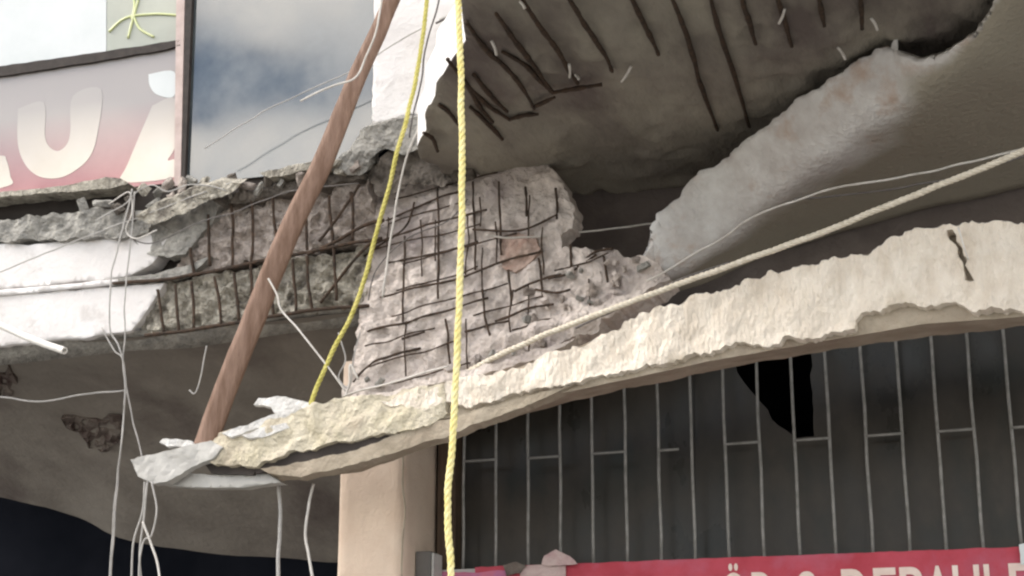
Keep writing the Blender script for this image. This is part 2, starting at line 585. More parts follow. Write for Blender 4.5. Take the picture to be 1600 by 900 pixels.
def soffit_shape(x, y):
    p = Vector((x, y, 0))
    d = 0.012 * fbm(Vector((x * 3, y * 2, 1.0)), 4) + 0.007 * fbm(Vector((x * 14, y * 14, 2.0)), 3)
    t = min(max((noise.noise(Vector((x * 2.3, y * 1.5, 17.0))) + 0.5 * noise.noise(Vector((x * 8, y * 8, 3.0))) - 0.05) / 0.10, 0), 1)
    d -= 0.022 * t
    return d


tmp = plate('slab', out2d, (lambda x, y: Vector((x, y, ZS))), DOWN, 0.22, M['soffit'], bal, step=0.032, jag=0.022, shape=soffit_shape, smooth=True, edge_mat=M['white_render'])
bars = [
    [(728, 32), (760, 75), (805, 120), (835, 168)], [(775, 18), (800, 55), (830, 95), (863, 142)],
    [(812, -10), (840, 35), (870, 75), (890, 110), (902, 128)], [(885, -12), (910, 30), (940, 75), (957, 110)],
    [(785, 78), (820, 100), (845, 125), (862, 142)], [(725, 125), (760, 160), (797, 186)], [(740, 114), (768, 148), (792, 172)],
    [(686, 162), (700, 172), (716, 192)], [(735, 165), (768, 198), (785, 216)],
    [(983, -12), (1008, 38), (1029, 84)], [(1048, -12), (1075, 60), (1095, 130), (1121, 202)],
    [(1108, -12), (1122, 40), (1145, 110), (1171, 196)], [(1158, -12), (1168, 25), (1181, 66)], [(1213, -12), (1224, 25), (1237, 70)],
    [(1278, -12), (1288, 38)], [(1344, -12), (1347, 42)], [(700, 90), (728, 128), (752, 168), (770, 190)],
    [(862, 143), (900, 136), (940, 130)], [(833, 166), (850, 158), (866, 150)], [(796, 185), (820, 178), (842, 176)], [(662, 205), (676, 215), (684, 235)],
]
for i, b in enumerate(bars):
    pts = catmull([on_z(x, y, ZS - 0.004) for x, y in b], 8)
    n = len(pts)
    pts = [p + Vector((noise.noise(p * 7) * .003, noise.noise(p * 7 + Vector((3, 3, 3))) * .003, -0.006 + 0.004 * noise.noise(p * 5))) for p in pts]
    v, f = tube_geo(pts, (lambda t: 0.0105 * (0.55 + 0.45 * math.sin(math.pi * min(max(t * 1.05 + .02, 0.12), 0.9)))), 6, 0.35)
    link('reinforcing_bar', v, f, M['rebar'], bal, smooth=True)
for (a, b) in [((768, 64), (776, 86)), ((889, 100), (890, 121)), ((986, 104), (971, 128)), ((1226, 14), (1217, 37)), ((1309, 74), (1321, 93)), ((1361, 28), (1371, 47)), ((812, 2), (820, 14)), ((899, 117), (904, 124))]:
    p, q = on_z(a[0], a[1], ZS - 0.02), on_z(b[0], b[1], ZS - 0.045)
    v, f = tube_geo(catmull([p, p.lerp(q, .5) + Vector((.003, 0, 0)), q], 3), 0.0055, 6)
    link('bare_wire_end', v, f, M['wire_white'], bal, smooth=True)
tag(bal, 'sagging grey balcony slab overhead with dark bare reinforcing bars in its underside', 'balcony')

# hanging layer of ceiling plaster whose broken diagonal edge is also coloured paler, as if lit
st = [((1000, 404), (1008, 424), (1015, 446), -.40), ((1040, 332), (1072, 404), (1090, 430), -.34), ((1128, 252), (1178, 326), (1215, 378), 0), ((1220, 181), (1274, 252), (1330, 342), 0),
      ((1310, 122), (1362, 188), (1450, 312), 0), ((1388, 80), (1428, 146), (1560, 287), 0), ((1450, 90), (1470, 118), (1650, 267), 0), ((1510, 48), (1524, 72), (1760, 243), 0),
      ((1560, -12), (1576, 10), (1880, 213), 0), ((1620, -85), (1640, -60), (2000, 195), 0)]
Tc, Mc, Ec = [], [], []
for t_, m_, e_, yb in st:
    e = at(e_[0], e_[1], -0.04 + yb * 0.5)
    m = on_z(m_[0], m_[1], e.z - 0.02)
    if m.y < -2.2: m = at(m_[0], m_[1], -2.2)
    tt = at(t_[0], t_[1], m.y - 0.05)
    Tc.append(tt); Mc.append(m); Ec.append(e)
Tc, Mc, Ec = catmull(Tc, 24), catmull(Mc, 24), catmull(Ec, 24)
rows = []
for i in range(len(Tc)):
    T, Mm, E = Tc[i], Mc[i], Ec[i]
    jx = 0.022 * noise.noise(T * 4) + 0.007 * noise.noise(T * 15) + 0.005 * noise.noise(T * 60)
    row = []
    K1, K2 = 9, 16
    for k in range(K1 + 1):
        s_ = k / K1
        p = T.lerp(Mm, s_)
        p = p + Vector((-.25, -.9, 0)) * (0.006 * math.sin(math.pi * s_)) + Vector((-jx, 0, jx * 0.8)) * (1 - s_) ** 2 * 1.3
        p = p + FACE * (0.014 * fbm(p * 4, 5) + 0.007 * fbm(p * 18, 4))
        row.append(p)
    for k in range(1, K2 + 1):
        s_ = k / K2
        p = Mm.lerp(E, s_)
        p = p + Vector((0, 0, -1)) * (0.012 * fbm(p * 3, 3))
        row.append(p)
    # round the arris
    for _ in range(4):
        row2 = row[:]
        for k in range(1, len(row) - 1):
            w = 0.5 if abs(k - K1) < 5 else 0.0
            row2[k] = row[k].lerp((row[k - 1] + row[k + 1]) * 0.5, w)
        row = row2
    rows.append(row)
hang = empty('hanging_ceiling_plaster', Mc[60])
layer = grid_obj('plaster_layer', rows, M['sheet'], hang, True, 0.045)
att = layer.data.attributes.new('bare', 'FLOAT', 'POINT')  # blends a pale lit edge into a darker shaded underside by colour
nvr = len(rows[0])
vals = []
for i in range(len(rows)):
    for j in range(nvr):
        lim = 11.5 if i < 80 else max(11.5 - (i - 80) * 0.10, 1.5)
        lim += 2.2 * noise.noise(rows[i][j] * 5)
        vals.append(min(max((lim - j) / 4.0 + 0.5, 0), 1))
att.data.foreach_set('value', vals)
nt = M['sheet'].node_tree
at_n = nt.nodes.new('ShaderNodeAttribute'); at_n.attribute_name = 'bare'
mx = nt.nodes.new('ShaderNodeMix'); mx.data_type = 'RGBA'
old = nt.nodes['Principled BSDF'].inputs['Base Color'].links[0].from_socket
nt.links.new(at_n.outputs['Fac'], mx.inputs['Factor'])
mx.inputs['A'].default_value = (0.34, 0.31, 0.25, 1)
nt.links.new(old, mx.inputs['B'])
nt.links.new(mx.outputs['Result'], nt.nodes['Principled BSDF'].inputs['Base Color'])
sheet_rows = rows
def to_px(p):
    d = p - CAM
    k = FPX / d.dot(FWD)
    return 800 + d.dot(RGT) * k, 450 - d.dot(UPV) * k
sheet_px = [(to_px(p), p) for r_ in rows for p in r_]
def sheet_pt(x, y, lift=0.01):
    q = min(sheet_px, key=lambda e: (e[0][0] - x) ** 2 + (e[0][1] - y) ** 2)[1]
    d = ray(x, y).normalized()
    p = CAM + d * (q - CAM).dot(d)
    return p - d * lift
for nm, pl_, m, lf in [('rust_stain_patch', [(1346, 104), (1362, 84), (1386, 74), (1402, 80), (1404, 100), (1380, 112), (1360, 114)], 'rust_patch', .012),
                       ('splintered_scrap', [(1390, 84), (1398, 58), (1404, 62), (1402, 84), (1414, 98), (1408, 104), (1398, 94), (1396, 116), (1390, 112)], 'white_board', .03),
                       ('splintered_scrap', [(1394, 146), (1402, 138), (1408, 146), (1398, 156)], 'white_board', .03)]:
    plate(nm, pl_, (lambda x, y, lf=lf: sheet_pt(x, y, lf)), FACE, 0.008, M[m], hang, step=5, jag=2.5, amp=0.008, freq=20)
for pts_, r_ in [([(1308, 190), (1326, 194), (1338, 182), (1352, 174), (1376, 166)], .0065), ([(1196, 286), (1206, 280), (1218, 276)], .004), ([(1424, 120), (1432, 112), (1444, 108)], .005)]:
    v, f = tube_geo(catmull([sheet_pt(x, y, 0.002) for x, y in pts_], 4), (lambda t, r_=r_: r_ * (0.3 + math.sin(math.pi * t))), 6, 0.5)
    link('crack', v, f, M['void'], hang, smooth=True)
tag(hang, 'pale layer of ceiling plaster hanging loose with a long diagonal broken edge', 'plaster')

# ------------------------------------------------------------------ left bay: cove soffit, recess, beam, fascia, window
cove_top = [(-120, 552), (0, 541), (120, 534), (240, 524), (400, 505), (580, 484), (640, 476)]
cove_bot = [(-120, 752), (0, 776), (110, 803), (200, 842), (350, 866), (530, 878), (640, 884)]
ct = catmull([at(x, y, -0.43) for x, y in cove_top], 8)
cb = catmull([at(x, y, 1.5) for x, y in cove_bot], 8)
rows = []
for a, b in zip(ct, cb):
    row = []
    for k in range(25):
        s_ = k / 24
        p = a.lerp(b, s_)
        p.z += 0.10 * math.sin(math.pi * s_) * (1 - s_ * 0.4)
        p.z += 0.014 * fbm(p * 2.2, 4) * min(1, s_ * 6)
        row.append(p)
    rows.append(row)
cove = empty('bay_soffit', ct[20])
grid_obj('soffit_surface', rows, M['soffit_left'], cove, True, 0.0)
tag(cove, 'shaded grey curved soffit under the left bay, stained and spalled', 'soffit')
cove_px = None
for poly in ([(96, 656), (120, 650), (150, 656), (188, 652), (196, 668), (184, 690), (168, 706), (140, 700), (122, 678), (104, 668)], [(-40, 566), (10, 570), (26, 590), (20, 616), (-10, 622), (-40, 618)]):
    a_, b_, c_ = rows[10][6], rows[30][6], rows[20][14]
    nn = (b_ - a_).cross(c_ - a_).normalized()
    cov_px = [(p, (p - CAM)) for r_ in rows for p in r_]
    def cp(x, y):
        d = ray(x, y).normalized()
        q = max(cov_px, key=lambda e: e[1].normalized().dot(d))[1]
        return CAM + d * (q.dot(d) - 0.02)
    plate('spalled_patch', poly, cp, Vector((0, -.5, -.86)), 0.02, M['spall'], cove, step=8, jag=6, amp=0.004, freq=12)
def cove_pt(x, y):
    # plane through the middle of the cove
    a, b, c = rows[10][4], rows[30][4], rows[20][20]
    n = (b - a).cross(c - a).normalized()
    return on_plane(x, y, a, n)
recess = empty('shop_recess', (at(250, 880, 1.5).x, 1.5, 0))
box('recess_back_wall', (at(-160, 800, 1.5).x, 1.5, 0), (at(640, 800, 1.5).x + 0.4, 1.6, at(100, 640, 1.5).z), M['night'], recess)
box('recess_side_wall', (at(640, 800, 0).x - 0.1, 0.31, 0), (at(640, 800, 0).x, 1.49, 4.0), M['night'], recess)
tag(recess, 'unlit blue black shop recess below the left soffit', 'recess')

beam = empty('spalled_beam', at(400, 520, -0.42))
xl, xr = at(-160, 450, -0.4).x, at(575, 400, -0.4).x
box('beam_core', (xl, -0.36, at(400, 512, -0.36).z), (xr, 0.3, at(400, 262, -0.36).z), M['void'], beam)
Yb = -0.44
pf = lambda x, y: at(x, y, Yb)
upper = [(268, 432), (282, 405), (300, 385), (312, 350), (330, 325), (380, 306), (450, 294), (520, 284), (578, 276), (584, 330), (582, 378), (500, 392), (400, 410), (320, 424)]
plate('broken_concrete_upper', upper, pf, FACE, 0.10, M['pink_concrete'], beam, step=4, amp=0.045, freq=11, jag=6, ridged=0.022)
lower = [(216, 512), (232, 480), (248, 456), (270, 440), (330, 428), (400, 416), (500, 398), (576, 384), (574, 440), (570, 478), (470, 490), (380, 503), (300, 516), (232, 526)]
plate('broken_concrete_lower', lower, pf, FACE, 0.10, M['rough_concrete'], beam, step=4, amp=0.045, freq=11, jag=6, ridged=0.026)
for pts in [[(246, 452), (250, 480), (256, 520)], [(299, 440), (302, 470), (303, 513)], [(334, 432), (340, 460), (346, 508)], [(392, 305), (394, 360), (393, 415), (394, 462)],
            [(325, 335), (327, 360), (328, 415)], [(297, 388), (300, 410), (303, 432)], [(479, 400), (482, 440), (487, 486)], [(514, 306), (517, 350), (521, 400), (526, 470)],
            [(562, 288), (535, 330), (498, 378)], [(584, 374), (550, 410), (500, 474)], [(426, 300), (428, 340), (432, 372)], [(362, 318), (364, 360), (362, 416)], [(366, 425), (370, 460), (374, 503)], [(420, 412), (424, 450), (428, 495)], [(456, 405), (460, 440), (462, 488)], [(548, 300), (552, 330), (550, 376)], [(476, 300), (478, 340), (480, 390)], [(274, 445), (277, 480), (280, 516)]]:
    wire('stirrup_bar', pts, Yb - 0.045, 0.008, M['rebar'], beam, 6, 0.006, 6, 0.3)
for pts in [[(176, 442), (250, 437), (300, 430), (400, 409), (490, 392), (540, 382), (596, 372)], [(226, 524), (300, 515), (380, 503), (470, 487), (576, 477)], [(480, 397), (530, 375), (570, 352), (600, 345)]]:
    wire('long_bar', pts, Yb - 0.045, 0.009, M['rebar'], beam, 8, 0.006, 6, 0.3)
tag(beam, 'broken concrete beam with bare stirrups between the white fascia and the column', 'beam')

fascia = empty('white_fascia', at(100, 530, -0.45))
pw = lambda x, y: at(x, y, -0.47)
plate('upper_course', [(-140, 388), (-20, 384), (100, 378), (190, 368), (235, 362), (262, 372), (250, 395), (236, 412), (205, 430), (184, 434), (60, 446), (-140, 462)], pw, FACE, 0.10, M['white_render'], fascia, step=9, jag=2.0, amp=0.003, freq=4, smooth=True)
plate('lower_course', [(-140, 474), (-20, 464), (80, 456), (176, 448), (256, 441), (244, 462), (230, 484), (214, 508), (205, 518), (120, 528), (0, 541), (-140, 556)], pw, FACE, 0.10, M['white_render'], fascia, step=9, jag=2.0, amp=0.003, freq=4, smooth=True)
plate('moulding', [(-140, 464), (60, 448), (184, 436), (184, 444), (60, 456), (-140, 474)], (lambda x, y: at(x, y, -0.485)), FACE, 0.06, M['white_render'], fascia, step=9, jag=0.6, smooth=True)
plate('grey_groove_patch', [(176, 434), (240, 428), (300, 412), (330, 400), (300, 428), (250, 440), (176, 447)], (lambda x, y: at(x, y, -0.478)), FACE, 0.05, M['stone_grey'], fascia, step=6, jag=2, amp=0.01, freq=10)
rws = []
for k in range(30):
    xx = -140 + 700 * k / 29
    yy = interp0([(-140, 556), (0, 541), (120, 528), (205, 518), (300, 514), (470, 488), (580, 478)], xx)
    rws.append([at(xx, yy - 1, -0.455), at(xx, yy + 13, -0.40), at(xx, yy + 30, -0.34), at(xx, yy + 24, -0.30)])
grid_obj('drip_underside', rws, M['stone_grey'], fascia, True, 0.0)
tag(fascia, 'white painted fascia band in two courses with a broken right end', 'fascia')

# ledge under the window: broken sill stones and rubble
ledge = empty('broken_ledge', at(150, 370, -0.46))
plate('sill_edge', [(-140, 318), (0, 299), (60, 294), (120, 287), (165, 277), (188, 279), (200, 286), (160, 296), (60, 303), (-140, 323)], (lambda x, y: at(x, y, -0.50)), FACE, 0.12, M['rough_concrete'], ledge, step=6, jag=2, amp=0.006, freq=9)
plate('ledge_stone', [(-140, 352), (0, 342), (90, 334), (150, 325), (220, 330), (262, 340), (230, 362), (190, 372), (100, 374), (0, 376), (-140, 390)], (lambda x, y: at(x, y, -0.50)), FACE, 0.12, M['stone_grey'], ledge, step=5, jag=4, amp=0.03, freq=9, ridged=0.01)
plate('torn_render', [(205, 372), (230, 345), (262, 320), (330, 300), (352, 318), (330, 345), (308, 372), (290, 396), (262, 404), (230, 396)], (lambda x, y: at(x, y, -0.475)), FACE, 0.06, M['stone_grey'], ledge, step=5, jag=4, amp=0.025, freq=9, ridged=0.01)
plate('overhanging_scrap', [(212, 340), (250, 316), (300, 296), (345, 282), (380, 284), (360, 300), (330, 312), (296, 330), (262, 344), (236, 352)], (lambda x, y: at(x, y, -0.58)), (Vector((0, -.8, -.6))), 0.05, M['rough_concrete'], ledge, step=5, jag=3, amp=0.02, freq=12, ridged=0.01)
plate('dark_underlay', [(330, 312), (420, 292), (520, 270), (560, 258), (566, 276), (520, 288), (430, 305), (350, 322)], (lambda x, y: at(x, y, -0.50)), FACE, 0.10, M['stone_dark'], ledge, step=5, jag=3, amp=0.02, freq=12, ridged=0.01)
plate('thin_slab_edge', [(405, 270), (450, 259), (500, 252), (530, 250), (525, 258), (470, 268), (420, 277)], (lambda x, y: at(x, y, -0.56)), FACE, 0.10, M['rough_concrete'], ledge, step=5, jag=2, amp=0.008, freq=12)
tag(ledge, 'broken stone ledge with torn render right below the shop window', 'ledge')
rub = [(225, 296, .05), (248, 300, .035), (262, 288, .04), (285, 290, .045), (300, 282, .035), (318, 286, .04), (340, 296, .05), (365, 284, .04), (385, 290, .045), (405, 296, .035),
       (420, 280, .04), (440, 288, .035), (455, 274, .03), (470, 280, .04), (490, 268, .04), (512, 262, .035), (535, 270, .04), (552, 262, .045), (240, 318, .04), (270, 312, .035),
       (160, 318, .05), (185, 326, .04), (205, 336, .035), (130, 322, .04), (200, 312, .03), (380, 302, .035), (360, 306, .03), (500, 276, .03)]
ORD = ['first', 'second', 'third', 'fourth', 'fifth', 'sixth', 'seventh', 'eighth', 'ninth', 'tenth', 'eleventh', 'twelfth']
zones = [(0, 282, 'under the red lettered pane'), (282, 470, 'between the mullion and the timber prop'), (470, 700, 'right of the timber prop')]
for za, zb, where in zones:
    for k, (x, y, r_) in enumerate(sorted(q for q in rub if za <= q[0] < zb)):
        o = chunk('rubble_chunk', at(x, y, -0.50 - 0.04 * random.random()), r_ * 0.95, random.choice([M['rough_concrete'], M['stone_grey'], M['pink_concrete'], M['stone_dark']]), None, x, (1.5, .9, .55))
        tag(o, ORD[k] + ' rubble chunk from the left on the ledge ' + where, 'rubble', 'rubble chunks on the window ledge')

# window of the bay
win = empty('shop_window', at(150, 290, -0.38))
pg = lambda x, y: at(x, y, -0.38)
def pane(name, poly, mat, Y=-0.38, thick=0.008):
    return plate(name, poly, (lambda x, y: at(x, y, Y)), FACE, thick, mat, win, step=60)
pane('upper_pane', [(-160, -150), (166, -150), (166, 88), (-160, 132)], M['film_white'])
side_pane = pane('side_pane', [(167, -150), (282, -150), (276, 72), (167, 87)], M['film_grey'])
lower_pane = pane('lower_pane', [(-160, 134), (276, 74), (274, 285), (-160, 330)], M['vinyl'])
pane('reflective_pane', [(300, -150), (592, -150), (586, 258), (290, 288)], M['glass'])
pane('mullion', [(277, -150), (292, -150), (282, 290), (272, 290)], M['frame_pink'], -0.40, 0.05)
pane('mullion_gap', [(293, -150), (306, -150), (288, 290), (283, 290)], M['frame_dark'], -0.405, 0.05)  # black strip painted for the shaded gap beside the mullion
plate('transom', [(-160, 128), (0, 104), (150, 82), (282, 62), (282, 72), (220, 84), (150, 96), (0, 119), (-160, 144)], (lambda x, y: at(x, y, -0.40)), FACE, 0.05, M['frame_dark'], win, step=10, jag=1.0)
# lettering on the lower pane
pl = lambda x, y: at(x, y, -0.392)
def film(name, poly, m, Y=-0.3818):
    poly = [tuple(p) for p in catmull([Vector(q) for q in poly + poly[:1]], 5)[:-1]]
    return plate(name, poly, (lambda x, y: at(x, y, Y)), FACE, 0.001, m, lower_pane, step=12)
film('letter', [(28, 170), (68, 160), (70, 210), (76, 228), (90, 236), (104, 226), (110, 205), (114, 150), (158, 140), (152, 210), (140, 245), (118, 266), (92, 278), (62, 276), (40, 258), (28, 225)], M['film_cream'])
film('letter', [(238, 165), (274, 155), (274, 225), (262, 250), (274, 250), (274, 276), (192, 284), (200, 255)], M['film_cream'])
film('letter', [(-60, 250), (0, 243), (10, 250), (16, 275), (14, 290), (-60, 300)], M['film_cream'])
film('letter_highlight', [(232, 116), (272, 112), (272, 150), (246, 148), (234, 134)], M['film_white'])
for pts in [[(200, 60), (210, 20), (222, -20)], [(170, 50), (196, 28), (240, 22), (282, 24)], [(208, 24), (218, 44), (240, 58)], [(205, 30), (210, 8), (205, -20)]]:
    wire('branch_print', pts, -0.384, 0.007, M['film_yellow'], side_pane, 6, 0.002)
tag(win, 'shop window with red lettered film paled by a painted reflection and a dark reflective right pane', 'window')
# body of the bay above the picture and the pilaster
pil = empty('white_pilaster', at(640, 190, -0.42))
pp = lambda x, y: at(x, y, -0.45)
plate('pilaster_face', [(584, -160), (740, -160), (738, 0), (738, 36), (736, 52), (724, 70), (706, 96), (692, 122), (684, 140), (680, 160), (664, 182), (640, 178), (622, 186), (583, 193), (583, 90)], pp, FACE, 0.12, M['white_render'], pil, step=8, jag=2.5, amp=0.004, freq=5, smooth=True, edge_mat=M['white_render'])
plate('broken_foot', [(580, 195), (620, 186), (654, 180), (662, 205), (656, 232), (630, 240), (600, 232), (582, 250), (572, 268), (545, 272), (516, 266), (530, 246), (556, 222), (562, 204)], (lambda x, y: at(x, y, -0.52)), Vector((0, -.85, -.5)), 0.12, M['stone_grey'], pil, step=5, jag=4, amp=0.03, freq=9, ridged=0.012)
plate('shadowed_rubble', [(580, 262), (600, 240), (640, 228), (690, 248), (735, 262), (740, 282), (690, 288), (640, 292), (592, 306), (572, 284)], (lambda x, y: at(x, y, -0.47)), Vector((0, -.8, -.6)), 0.06, M['stone_dark'], pil, step=5, jag=5, amp=0.03, freq=10, ridged=0.012)  # dark stone plate, its colour also standing in for shade under the foot
tag(pil, 'bright white pilaster beside the reflective pane, broken off at its foot', 'pilaster')
box('bay_top_wall', (at(-160, 0, -0.38).x, -0.30, at(0, -150, -0.38).z), (at(700, 0, -0.38).x, 0.3, 7.2), M['white_render'], win)
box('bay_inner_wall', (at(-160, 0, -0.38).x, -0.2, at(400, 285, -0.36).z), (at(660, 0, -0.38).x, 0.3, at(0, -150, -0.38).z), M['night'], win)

# ------------------------------------------------------------------ column
col = empty('column', (at(580, 900, -0.4).x, -0.3, 0))
cx0, cx1 = at(529, 800, -0.40).x, at(631, 800, -0.40).x
ctop = at(600, 560, -0.40).z
rows = []
prof = [(cx0, 0.3), (cx0, -0.39), (cx0 + .012, -0.40), (cx1 - .012, -0.40), (cx1, -0.39), (cx1, 0.0)]
for k in range(60):
    z = ctop * k / 59
    row = []
    for i in range(len(prof) - 1):
        for s_ in range(8):
            t = s_ / 8
            p = Vector((prof[i][0] + (prof[i + 1][0] - prof[i][0]) * t, prof[i][1] + (prof[i + 1][1] - prof[i][1]) * t, z))
            row.append(p + Vector((.3, -1, 0)) * 0.004 * fbm(p * 6, 4))
    row.append(Vector((prof[-1][0], prof[-1][1], z)))
    rows.append(row)
grid_obj('shaft', rows, M['column'], col, True)
wire('conduit_line', [(629, 700), (630, 760), (633, 800), (629, 850), (627, 910)], -0.412, 0.004, M['slab_brown'], col, 6, 0.006)
tag(col, 'cream rendered column below the fallen slab edge', 'column')
bxp = at(655, 875, -0.30)
bx = empty('junction_box', (cx1 + 0.06, -0.2, at(655, 900, -0.2).z))
zb0, zb1 = at(657, 912, -0.2).z, at(657, 864, -0.2).z
box('box_body', (cx1 + 0.002, -0.26, zb0), (cx1 + 0.075, -0.14, zb1), M['box_grey'], bx, 0.006)
box('box_lid', (cx1 + 0.076, -0.255, zb0 + .01), (cx1 + 0.088, -0.145, zb1 - .008), M['metal_grey'], bx, 0.004)
tag(bx, 'small dark grey box fixed to the side of the cream column', 'box')

# ------------------------------------------------------------------ leaning panel of scraped wall with bare mesh
proj_p, n_p = plane_proj(at(572, 480, -0.46), at(980, 420, -0.66), at(600, 292, -0.34))
pan = empty('scraped_wall_panel', proj_p(640, 610))
panel_poly = [(584, 272), (640, 262), (720, 254), (800, 250), (856, 254), (878, 288), (896, 318), (900, 342), (878, 368), (878, 388), (905, 392), (942, 387), (985, 404), (1012, 400), (1050, 440), (1004, 476), (905, 528), (820, 564), (700, 606), (620, 630), (532, 634), (546, 592), (566, 480), (574, 400)]


def panel_shape(x, y):
    # a smooth roll of plaster along the lower edge
    d = 0.0
    base = 470 + (1000 - x) * 0.30
    t = (y - (base - 18)) / 45
    if 0 < t < 1 and x > 700:
        d += 0.05 * math.sin(math.pi * t) * min(1, (x - 700) / 120)
    return d


plate('scraped_concrete', panel_poly, proj_p, n_p, 0.09, M['panel'], pan, step=4.5, amp=0.030, freq=9, jag=5, ridged=0.014, shape=panel_shape)
plate('stained_patch', [(786, 376), (812, 366), (842, 372), (848, 392), (838, 412), (808, 428), (790, 420)], (lambda x, y: proj_p(x, y) + n_p * 0.02), n_p, 0.02, M['rust_patch'], pan, step=5, jag=4, amp=0.02, freq=14)
mesh_bars = [
    [(689, 300), (690, 380), (690, 470)], [(635, 372), (634, 440), (632, 505)], [(742, 286), (743, 340), (746, 425)], [(784, 288), (786, 340), (788, 402)], [(824, 296), (825, 340)],
    [(872, 298), (874, 345)], [(800, 428), (803, 480)], [(844, 406), (847, 430), (850, 470)], [(893, 386), (896, 425)], [(758, 455), (762, 500), (772, 535)], [(946, 405), (952, 442)],
    [(598, 352), (640, 332), (690, 311), (722, 303)], [(590, 386), (640, 366), (690, 350), (765, 332)], [(572, 402), (610, 378), (640, 352), (650, 318)], [(610, 414), (640, 408), (700, 396), (748, 380)],
    [(598, 468), (660, 453), (720, 440), (800, 411), (850, 397)], [(576, 520), (640, 505), (690, 490), (765, 468)], [(730, 522), (765, 512), (800, 502)], [(780, 506), (830, 486), (870, 478)],
    [(806, 458), (850, 440), (880, 432)], [(860, 440), (890, 430), (935, 402)], [(840, 458), (870, 462), (895, 456)], [(556, 600), (580, 575), (600, 564), (660, 546)], [(632, 532), (668, 520)],
    [(742, 362), (790, 366), (830, 360), (876, 340)], [(700, 500), (704, 540), (708, 580)], [(905, 420), (930, 400), (960, 392)],
]
rs = random.Random(5)
for k in range(9):
    y0 = 322 + 36 * k
    xa = 585 + rs.uniform(0, 60) - 3 * k
    while xa < 960:
        xb = xa + rs.uniform(70, 190)
        seg = [(x, y0 - 0.27 * (x - 590) + rs.uniform(-3, 3)) for x in (xa, (2 * xa + xb) / 3, (xa + 2 * xb) / 3, xb)]
        if all(inside(q, panel_poly) for q in seg):
            mesh_bars.append(seg)
        xa = xb + rs.uniform(20, 90)
for x in range(612, 990, 24):
    ya = 300 + rs.uniform(0, 60)
    while ya < 600:
        yb = ya + rs.uniform(40, 110)
        seg = [(x + rs.uniform(-2, 2), y) for y in (ya, (ya + yb) / 2, yb)]
        if all(inside(q, panel_poly) for q in seg) and rs.random() < 0.6:
            mesh_bars.append(seg)
        ya = yb + rs.uniform(30, 120)
for bi, b in enumerate(mesh_bars):
    pts = catmull([proj_p(x, y) + n_p * (0.018 if bi % 3 else 0.028) for x, y in b], 8)
    pts = [p + Vector((noise.noise(p * 8), 0, noise.noise(p * 8 + Vector((5, 1, 2))))) * 0.008 + n_p * (0.006 * noise.noise(p * 13)) for p in pts]
    v, f = tube_geo(pts, 0.0055 if bi < 27 else 0.0038, 6, 0.4)
    link('mesh_bar', v, f, M['rebar'], pan, smooth=True)
rs = random.Random(11)
for k in range(46):
    t = rs.random()
    if k < 30:
        x, y = 830 + 210 * t, 500 - 60 * t + rs.uniform(-55, 12)
    else:
        x, y = 560 + 300 * t, 612 - 62 * t + rs.uniform(-14, 8)
    if not inside((x, y), panel_poly):
        continue
    chunk('concrete_lump', proj_p(x, y) + n_p * 0.02, rs.uniform(.012, .032), rs.choice([M['panel'], M['pink_concrete'], M['stone_grey']]), pan, 50 + k, (1.4, .8, .7))
tag(pan, 'scraped pinkish grey wall panel above the column with a grid of bare mesh bars', 'wall panel')

# ------------------------------------------------------------------ grille window
gw = empty('grille_window', (at(1150, 880, 0).x, 0, z_sill))
YG = -0.06
def vx(x, y=700, Y=YG): return at(x, y, Y).x
hole = [(1148, 560), (1152, 582), (1172, 606), (1188, 626), (1205, 655), (1228, 672), (1245, 684), (1272, 682), (1270, 640), (1268, 600), (1266, 545)]
plate('glass_pane', [(690, 430), (1083, 430), (1085, 905), (690, 905)], (lambda x, y: at(x, y, 0.05)), FACE, 0.006, M['glass_dark'], gw, step=40)
plate('glass_pane', [(1078, 430), (1350, 430), (1362, 905), (1080, 905)], (lambda x, y: at(x, y, 0.058)), FACE, 0.006, M['glass_dark'], gw, step=12, jag=3.0, holes=[hole])
plate('glass_pane', [(1343, 430), (1760, 430), (1790, 905), (1355, 905)], (lambda x, y: at(x, y, 0.05)), FACE, 0.006, M['glass_dark'], gw, step=40)
box('side_frame', (at(688, 700, 0).x, -0.03, z_sill), (at(716, 700, 0).x, 0.08, z_win_top), M['wood_dark'], gw)
zt = z_win_top + 0.02
bar_x = [725, 775, 825, 875, 925, 977, 1029, 1081, 1133, 1187, 1242, 1297, 1354, 1411, 1467, 1524, 1583, 1642]
zbot = at(1150, 874, YG).z
for i, x in enumerate(bar_x):
    X = vx(x)
    pts = [Vector((X + 0.0022 * math.sin(k * 1.7 + i) * (k % 2), YG, zbot + (zt - zbot) * k / 8)) for k in range(9)]
    v, f = tube_geo(pts, 0.007, 8)
    link('grille_bar', v, f, M['bar'], gw, smooth=True)
for a, y in [(0, 720), (2, 715), (4, 708), (6, 703), (8, 693), (10, 687), (12, 680), (14, 673), (16, 667)]:
    x0, x1 = vx(bar_x[a]), vx(bar_x[a + 1])
    z = at(bar_x[a] + 25, y, YG).z
    if a == 6: x1 = x0 + (x1 - x0) * 0.62
    v, f = tube_geo([Vector((x0, YG - .004, z)), Vector(((x0 + x1) / 2, YG - .004, z + .001)), Vector((x1, YG - .004, z + .002))], 0.006, 8)
    link('grille_rung', v, f, M['bar'], gw, smooth=True)
box('bottom_rail', (at(690, 880, -0.06).x, -0.075, zbot - 0.03), (W1, -0.045, zbot - 0.002), M['wood_dark'], gw)
tag(gw, 'dark grille window with thin vertical bars and a jagged broken pane', 'window')

